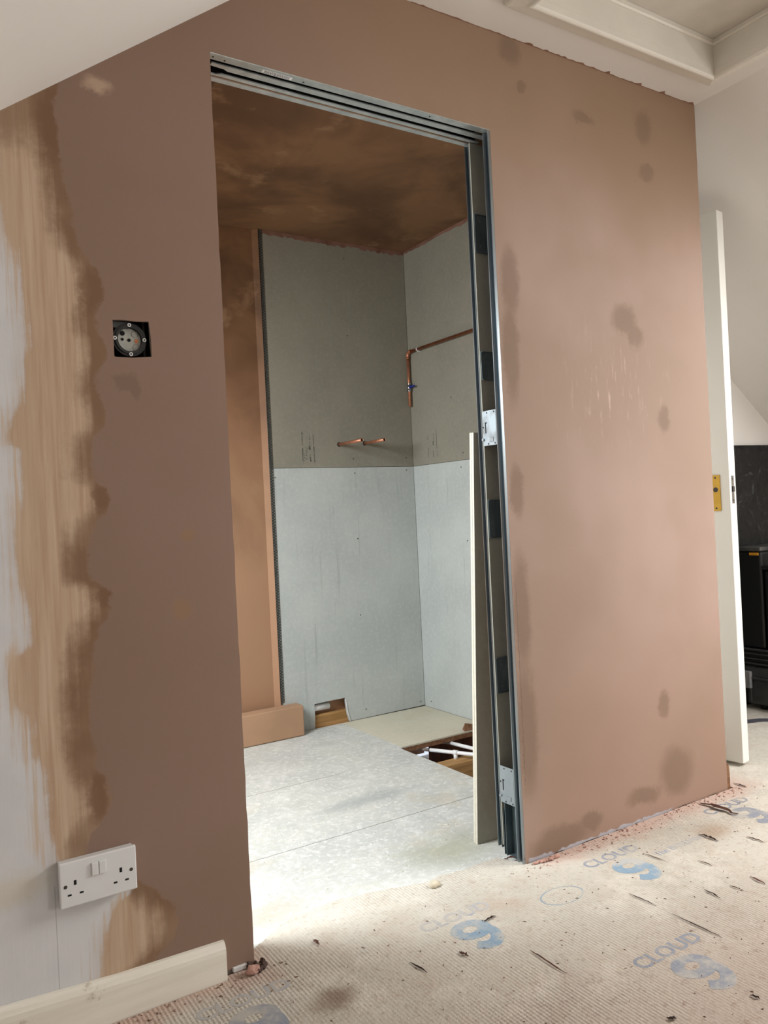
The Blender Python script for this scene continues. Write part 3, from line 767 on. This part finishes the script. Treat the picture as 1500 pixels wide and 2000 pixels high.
# ------------------------------------------------------------------ in the floor hole
tag(link('floor_joist', B((.95, .965, -.16), (1.604, 1.035, -.058), .002, 1), M['joist']), 'pale sawn joist crossing the open floor hole', 'joist')
tag(link('trimmer_joist', B((1.6055, .45, -.26), (1.636, 1.60, -.028), .001, 1), M['joist_red']), 'red-brown timber along the right side of the floor hole', 'joist')
tag(link('batten', B((.95, 1.10, -.24), (1.604, 1.142, -.19), .001, 1), M['joist_red']), 'dark timber deep in the floor hole below the cream board', 'timber')
def plastic_pipe(pts, dull, label, cl):
    r = empty('plastic_water_pipe', label, 'pipe', pts[0])
    keep(link('pipe', tube(bmesh.new(), pts, .0078, 16), M['pvc']), r)
    keep(link('insulated_end', tube(bmesh.new(), dull, .0074, 16), M['pvc_dull']), r)
    bm = bmesh.new(); c = Vector(cl); d = (Vector(pts[-1])-Vector(pts[0])).normalized()
    tube(bm, [c-d*.010, c+d*.010], .0105, 16); tube(bm, [c, c+Vector((0, 0, -.030))], .0085, 12)
    keep(link('pipe_clip', bm, M['pvc']), r)
plastic_pipe([(1.281, 1.122, -.032), (1.336, 1.025, -.032), (1.378, .951, -.032), (1.47, .79, -.034)], [(1.20, 1.265, -.035), (1.279, 1.1255, -.032)], 'nearer white plastic pipe crossing the joist in the floor hole', (1.338, 1.0215, -.032))
plastic_pipe([(1.411, 1.144, -.034), (1.418, 1.08, -.033), (1.432, 1.02, -.034), (1.456, .95, -.035), (1.50, .86, -.035)], [(1.36, 1.27, -.036), (1.4105, 1.147, -.034)], 'farther white plastic pipe curving across the floor hole', (1.436, 1.0, -.034))
bm = bmesh.new()
vs = [bm.verts.new(v) for v in ((1.49, 1.150, .001), (1.53, 1.146, .001), (1.575, 1.15, .001), (1.50, 1.158, .034), (1.545, 1.156, .022), (1.52, 1.20, .002), (1.49, 1.165, .006))]
for f in ((0, 1, 4, 3), (1, 2, 4), (3, 4, 5), (0, 3, 6), (6, 3, 5), (4, 2, 5)): bm.faces.new([vs[i] for i in f])
o = tag(link('splintered_offcut', bm, M['chip']), 'splintered brown board offcut on the rim of the floor hole', 'debris')
md = o.modifiers.new('thickness', 'SOLIDIFY'); md.thickness = .002

# ------------------------------------------------------------------ leaning board behind the jamb
bm = bmesh.new()
T = .021
def lean(u, v, t):      # u along, v up, t through
    base0 = Vector((.785, .214, .001)); along = Vector((.99, -.11, 0)).normalized()
    up = (Vector((.779, .134, 1.192)) - base0).normalized(); nrm = along.cross(up).normalized()
    return base0 + along*u + up*v - nrm*t*-1
for (t0, t1, mi) in ((0, .0095, 0), (.0105, .0205, 0)):
    poly_solid(bm, [rect(0, .17, 0, 1.195)], lambda p: lean(p[0], p[1], t0), lambda p: lean(p[0], p[1], t1))
for f in bm.faces:
    c = f.calc_center_median(); n = f.normal
bm.normal_update()
for f in bm.faces:
    if abs(f.normal.y) < .6: f.material_index = 1
ld = tag(link('leaning_board', bm, [M['board_back'], M['white_edge']]), 'offcut of grey board leaning against the back of the doorway post', 'board')

# ------------------------------------------------------------------ round back box in the wall
bb = empty('dry_lining_box', 'round black electrical box set in a square hole in the plaster', 'electrical box', (-.2, .012, 1.361))
cx, cz = -.2, 1.361
bm = bmesh.new(); ring(bm, (cx, .010, cz), (0, 1, 0), .0245, .0270, .016, 40); ring(bm, (cx, .0095, cz), (0, 1, 0), .0268, .0300, .004, 40); ring(bm, (cx, .013, cz), (0, 1, 0), .0295, .0345, .003, 40)
keep(link('housing', bm, M['black']), bb)
bm = bmesh.new(); disc(bm, (cx, .019, cz), (0, 1, 0), .0243, .004, 36)
keep(link('back_plate', bm, M['lamp']), bb)
bm = bmesh.new()
disc(bm, (cx, .0187, cz), (0, -1, 0), .0035, .001, 16); disc(bm, (cx-.0135, .0187, cz+.001), (0, -1, 0), .003, .0008, 14); disc(bm, (cx-.013, .0187, cz+.0135), (0, -1, 0), .005, .0008, 14)
keep(link('knockout', bm, M['dark']), bb)
keep(link('terminal', B((cx+.012, .0172, cz-.005), (cx+.0175, .0189, cz+.003)), M['copper_dull']), bb)
bm = bmesh.new(); ring(bm, (cx+.014, .0184, cz-.0145), (0, -1, 0), .0062, .0068, .0006, 20); ring(bm, (cx+.012, .0184, cz+.013), (0, -1, 0), .0062, .0068, .0006, 20)
keep(link('moulded_ring', bm, M['case_lat']), bb)
for (dx, dz) in ((-.0305, .001), (.0292, .0005), (-.0005, .0295), (.0005, -.0305)):
    bm = bmesh.new(); ring(bm, (cx+dx, .0085, cz+dz), (0, 1, 0), .0019, .0038, .006, 20)
    keep(link('screw_lug', bm, M['socket']), bb)
bm = bmesh.new(); box(bm, (-.25, .045, 1.30), (-.15, .048, 1.42)); box(bm, (-.172, .014, 1.30), (-.168, .045, 1.42))
keep(link('cavity_back', bm, M['dark']), bb)
bm = bmesh.new(); box(bm, (-.2370, .0135, 1.384), (-.2, .022, 1.3965))
keep(link('mounting_strut', bm, M['case_grey']), bb)

# ------------------------------------------------------------------ double socket
so = empty('double_socket', 'white double wall socket with two switches above the cream skirting', 'socket', (-.32, 0, .3005))
bm = bmesh.new(); box(bm, (-.3905, -.0185, .2605), (-.2505, -.0004, .3405), .001, 1)
keep(link('pattress', bm, M['socket']), so)
bm = bmesh.new(); box(bm, (-.3930, -.0270, .2575), (-.2480, -.0187, .3440), .0028, 3)
keep(link('face_plate', bm, M['socket']), so)
for x in (-.3275, -.3135):
    bm = bmesh.new(); box(bm, (x-.0064, -.0310, .3075), (x+.0064, -.0265, .3320), .0012, 2)
    keep(link('switch', bm, M['socket']), so)
for cx in (-.3645, -.279):
    bm = bmesh.new(); e = .0002
    box(bm, (cx-.0025, -.0272, .2985), (cx+.0025, -.0268, .3075)); box(bm, (cx-.0145, -.0272, .2795), (cx-.0075, -.0268, .2830)); box(bm, (cx+.0075, -.0272, .2795), (cx+.0145, -.0268, .2830))
    keep(link('pin_holes', bm, M['dark']), so)
for x in (-.3822, -.2590):
    bm = bmesh.new(); disc(bm, (x, -.0269, .2985), (0, -1, 0), .0034, .0006, 16)
    keep(link('screw', bm, M['screw']), so)

# ------------------------------------------------------------------ white door ajar at the right
dr = bpy.data.objects.new('door_1', None); COL.objects.link(dr); dr['kind'] = 'structure'
dr.location = (1.920, .094, .02)
ang = math.radians(98)
dr.rotation_euler = (0, 0, ang)       # local x runs along the door towards its hinge, local -y is the face side away
o = link('door_leaf', B((0, -.046, 0), (.745, 0, 1.981), .0025, 3), M['door'], dr)
bm = bmesh.new(); box(bm, (-.0006, -.031, .93), (.0004, -.012, 1.03), .0002, 1)
fp = link('latch_plate', bm, M['chrome'], dr)
bm = bmesh.new(); box(bm, (-.006, -.027, .972), (-.0006, -.016, .992), .002, 2); disc(bm, (-.0008, -.0215, 1.018), (-1, 0, 0), .003, .0006, 10); disc(bm, (-.0008, -.0215, .942), (-1, 0, 0), .003, .0006, 10)
link('latch_bolt', bm, M['screw'], dr)
bm = bmesh.new(); box(bm, (.034, 0.0002, .905), (.076, .006, 1.035), .0012, 2)
bp_ = link('brass_handle_plate', bm, M['brass'], dr); bp_['label'] = 'brass handle plate without its handle'
bm = bmesh.new()
for z in (.915, 1.025): disc(bm, (.050, .0058, z), (0, 1, 0), .0035, .0006, 12)
disc(bm, (.050, .0058, .982), (0, 1, 0), .009, .0008, 18)
link('plate_holes', bm, M['screw'], bp_)

# ------------------------------------------------------------------ tool cases and black sheet at the far right
bm = bmesh.new(); NX, NZ = 40, 28
g2 = {}
for i in range(NX+1):
    for k in range(NZ+1):
        x = 2.10+.96*i/NX; z = .012+1.19*k/NZ*(1+.008*(i/NX))
        g2[i, k] = bm.verts.new((x, .589+random.uniform(-.004, .003), z))
for i in range(NX):
    for k in range(NZ): bm.faces.new([g2[i, k], g2[i+1, k], g2[i+1, k+1], g2[i, k+1]])
o = tag(link('polythene_sheet', bm, polythene(), None, True), 'black plastic sheet with pale smudges covering the lower far wall', 'sheet')
md = o.modifiers.new('thickness', 'SOLIDIFY'); md.thickness = .002; md.offset = 0
X0 = 2.65
# bottom case
cs = empty('tool_case', 'wide charcoal tool case with grey latches at the bottom of the stack', 'tool case', (2.86, .31, 0))
bm = bmesh.new(); box(bm, (X0+.012, .045, .03), (3.10, .565, .150), .012, 3)
for y in (.06, .18, .30, .42, .54): box(bm, (X0+.004, y-.008, .04), (X0+.02, y+.008, .150), .003, 1)
keep(link('body', bm, M['case_grey']), cs)
bm = bmesh.new(); box(bm, (X0, .035, .151), (3.11, .575, .205), .010, 3); box(bm, (X0-.006, .035, .146), (3.112, .577, .158), .003, 1)
keep(link('lid', bm, M['case_grey']), cs)
for y in (.13, .36, .545):
    bm = bmesh.new(); box(bm, (X0-.014, y-.022, .105), (X0+.004, y+.022, .182), .005, 2)
    keep(link('latch', bm, M['case_lat']), cs)
for (x, y) in ((2.70, .10), (2.70, .50), (3.05, .10), (3.05, .50)):
    bm = bmesh.new(); disc(bm, (x, y, .0085), (0, 0, 1), .018, .0225, 14); keep(link('foot', bm, M['black']), cs)
# shallow ribbed case
c2 = empty('tool_case', 'shallow ribbed black case lying between the bottom case and the tall black case', 'tool case', (2.88, .31, .206))
bm = bmesh.new(); box(bm, (X0+.006, .03, .2062), (3.10, .58, .288), .006, 2)
keep(link('body', bm, M['black']), c2)
for z in (.218, .240, .262, .281):
    bm = bmesh.new(); box(bm, (X0-.002, .028, z-.003), (X0+.01, .582, z+.003), .0015, 1); keep(link('rib', bm, M['case_grey']), c2)
# tall case with metal handle
c3 = empty('tool_case', 'tall black case with a bright metal handle standing on the ribbed case', 'tool case', (2.88, .2, .289))
bm = bmesh.new(); box(bm, (X0+.006, -.02, .2885), (3.10, .448, .640), .012, 3)
keep(link('body', bm, M['black']), c3)
bm = bmesh.new(); box(bm, (X0, -.026, .6405), (3.106, .454, .662), .006, 2)
keep(link('lid', bm, M['black']), c3)
bm = bmesh.new(); tube(bm, [(X0+.03, .43, .660), (X0+.03, .432, .695), (X0+.03, .425, .701), (X0+.03, .22, .701), (X0+.03, .213, .695), (X0+.03, .213, .660)], .0035, 8)
keep(link('handle', bm, M['chrome']), c3)
c4 = empty('tool_case', 'narrow black case with an amber label against the wall behind the handled case', 'tool case', (2.88, .52, .289))
bm = bmesh.new(); box(bm, (X0+.008, .4565, .2885), (3.0, .582, .722), .010, 3)
keep(link('body', bm, M['black']), c4)
bm = bmesh.new(); box(bm, (X0+.004, .4560, .7225), (3.002, .583, .742), .005, 2)
keep(link('lid', bm, M['case_grey']), c4)
bm = bmesh.new(); box(bm, (X0+.004, .468, .7055), (X0+.0082, .512, .7175), .001, 1)
keep(link('amber_label', bm, M['yellow']), c4)
bm = bmesh.new()
poly_solid(bm, [[(2.38, .43), (2.42, .47), (2.53, .42), (2.60, .35), (2.57, .33), (2.50, .385)]], lambda p: (p[0], p[1], .0082), lambda p: (p[0], p[1], .0105))
tag(link('tape_strip', bm, M['tape']), 'dark grey strip lying on the underlay in front of the tool cases', 'strip')

# ------------------------------------------------------------------ debris on the floor
def lump(bm, c, r, flat=.6, seed=0):
    rd = random.Random(seed)
    res = bmesh.ops.create_icosphere(bm, subdivisions=2, radius=1.0)
    for v in res['verts']:
        n = v.co.copy(); k = 1+rd.uniform(-.28, .28)
        v.co = Vector(c) + Vector((n.x*r[0]*k, n.y*r[1]*k, max(n.z, -.35)*r[2]*k))
    return bm
def flake(a, b, w, seed, curl=.55):
    w *= .75
    rd = random.Random(seed); bm = bmesh.new()
    a = Vector((a[0], a[1], .0095)); b = Vector((b[0], b[1], .0095)); d = b-a; sd = Vector((-d.y, d.x, 0)).normalized()
    n = 9; rows = []
    for i in range(n+1):
        t = i/n; ww = w*.5*(math.sin(PI*min(max(t, .06), .94))**.6)*rd.uniform(.7, 1.15)
        c = a+d*t + sd*rd.uniform(-1, 1)*w*.35 + Vector((0, 0, curl*(.25*w*math.sin(PI*t)+rd.uniform(0, .15)*w)))
        rows.append([bm.verts.new(c-sd*ww+Vector((0, 0, curl*ww*.6))), bm.verts.new(c), bm.verts.new(c+sd*ww+Vector((0, 0, curl*ww*.7)))])
    for r0, r1 in zip(rows, rows[1:]):
        bm.faces.new([r0[0], r0[1], r1[1], r1[0]]); bm.faces.new([r0[1], r0[2], r1[2], r1[1]])
    bmesh.ops.solidify(bm, geom=bm.faces[:], thickness=.0012)
    return bm
FL = [
 (1.506,-.025,1.512,-.153,.03,'flake','largest curled brown plaster peel on the underlay below the right end of the wall'),
 (1.307,-.168,1.305,-.231,.013,'flake_dark','dark brown sliver lying at the end of the printed line of words'),
 (1.389,-.264,1.394,-.313,.009,'flake','thin pale-backed sliver right of the dark brown sliver'),
 (1.180,-.41,1.17,-.458,.009,'flake','short red-brown sliver near the right edge of the photo, below the second CLOUD row'),
 (1.158,-.273,1.159,-.317,.008,'crumb','thin brownish sliver between the printed words and the right edge'),
 (1.098,-.408,1.1,-.444,.007,'flake','small red-brown sliver left of the short red-brown one at the right edge'),
 (.875,-.285,.876,-.364,.005,'flake_dark','short crooked dark twig below the clearest blue nine'),
 (.874,-.409,.874,-.543,.005,'flake_dark','longest crooked dark twig on the underlay'),
 (1.031,-.383,1.024,-.433,.008,'flake_dark','dark crooked sliver right of the longest twig'),
 (1.082,-.153,1.088,-.224,.006,'crumb','thin brown sliver touching the top right of the clearest blue nine'),
 (.508,-.167,.545,-.166,.010,'flake_dark','small black forked scrap on the blue nine nearest the doorway'),
 (.508,-.325,.506,-.433,.007,'flake','broken line of reddish scraps below the blue nine nearest the doorway'),
 (.149,.008,.151,-.018,.011,'flake','red-brown chip on the ridges just outside the doorway'),
 (.273,-.202,.281,-.256,.007,'flake_dark','thin dark curved scrap in the lower middle of the underlay'),
 (.764,.054,.799,.046,.012,'flake','brown flake by the foot of the steel post'),
 (1.746,.018,1.743,-.033,.010,'flake_dark','dark brown flake beside the skirting end at the wall corner'),
 (.549,-.649,.561,-.662,.014,'flake_dark','small dark flake near the bottom edge of the photo'),
 (.733,-.699,.738,-.717,.010,'flake_dark','dark flake in the bottom right corner below the dirty nine'),
 (.381,-.235,.388,-.261,.012,'flake','reddish crumbled flake below left of the blue nine nearest the doorway')]
for i, (ax, ay, bx_, by, w, mt, lb) in enumerate(FL):
    tag(link('plaster_flake', flake((ax, ay), (bx_, by), w, i+3), M[mt]), lb, 'debris')
tag(link('plaster_lump', lump(bmesh.new(), (.521, .048, .0125), (.016, .012, .008), seed=1), M['flake_cream'], None, True), 'cream plaster lump on the ragged edge of the underlay in the doorway', 'debris')
bm = bmesh.new()
for k in range(7): lump(bm, (.812+k*.012, -.018-.001*k+random.uniform(-.003, .003), .0115), (.010, random.uniform(.004, .008), random.uniform(.003, .006)), seed=20+k)
tag(link('plaster_lump', bm, M['flake_pink'], None, False), 'roll of pink plaster scraps at the foot of the wall right of the steel post', 'debris')
tag(link('plaster_lump', lump(bmesh.new(), (-.018, -.034, .0165), (.014, .010, .012), seed=3), M['flake_pink'], None, False), 'pink plaster lump at the foot of the left door jamb', 'debris')
bm = bmesh.new()
for k in range(14): lump(bm, (-.004+random.uniform(-.012, .022), -.02+random.uniform(-.016, .018), .0105+random.uniform(0, .008)), [random.uniform(.003, .007)]*3, seed=40+k)
tag(link('rubble_heap', bm, M['flake_dark'], None, False), 'little heap of dark rubble at the foot of the left door jamb', 'debris', kind='stuff')
tag(link('plastic_shim', B((-.050, -.006, .0092), (-.018, .004, .019), .001, 1), M['socket']), 'white plastic shim wedged under the plaster beside the skirting end', 'shim')
def crumbs(name, n, f, mt, label, s0, s1):
    bm = bmesh.new(); rd = random.Random(n)
    for k in range(n):
        x, y, z = f(rd); r = rd.uniform(s0, s1); a = rd.uniform(0, PI)
        e = Vector((math.cos(a), math.sin(a), 0))*r*rd.uniform(1, 2.6); q = Vector((-math.sin(a), math.cos(a), 0))*r*.6
        c = Vector((x, y, z)); t = bm.verts.new(c+Vector((0, 0, r*.8)))
        v = [bm.verts.new(c+e), bm.verts.new(c+q), bm.verts.new(c-e*.7), bm.verts.new(c-q)]
        for i in range(4): bm.faces.new([v[i], v[(i+1) % 4], t])
        bm.faces.new(v[::-1])
    tag(link(name, bm, mt), label, 'debris', kind='stuff')
crumbs('plaster_crumbs', 700, lambda r: (r.uniform(.0, 2.4), -.02-1.1*r.random()**1.1, .0084), M['crumb'], 'scattered brown plaster crumbs over the underlay', .0008, .0028)
crumbs('pink_crumbs', 220, lambda r: (r.uniform(.80, 1.75), -.008-.05*r.random()**1.6, .0084), M['flake_pink'], 'pink plaster crumbs along the foot of the wall', .001, .004)
crumbs('brown_crumbs', 90, lambda r: (r.uniform(-.45, .06), -.026-.10*r.random()**1.5, .0084), M['crumb'], 'brown plaster crumbs along the foot of the cream skirting', .001, .0035)
crumbs('white_crumbs', 260, lambda r: (r.uniform(.05, .9), r.uniform(.16, .7), .0001), M['flake_cream'], 'pale plaster crumbs on the bathroom floor boards', .0008, .0025)
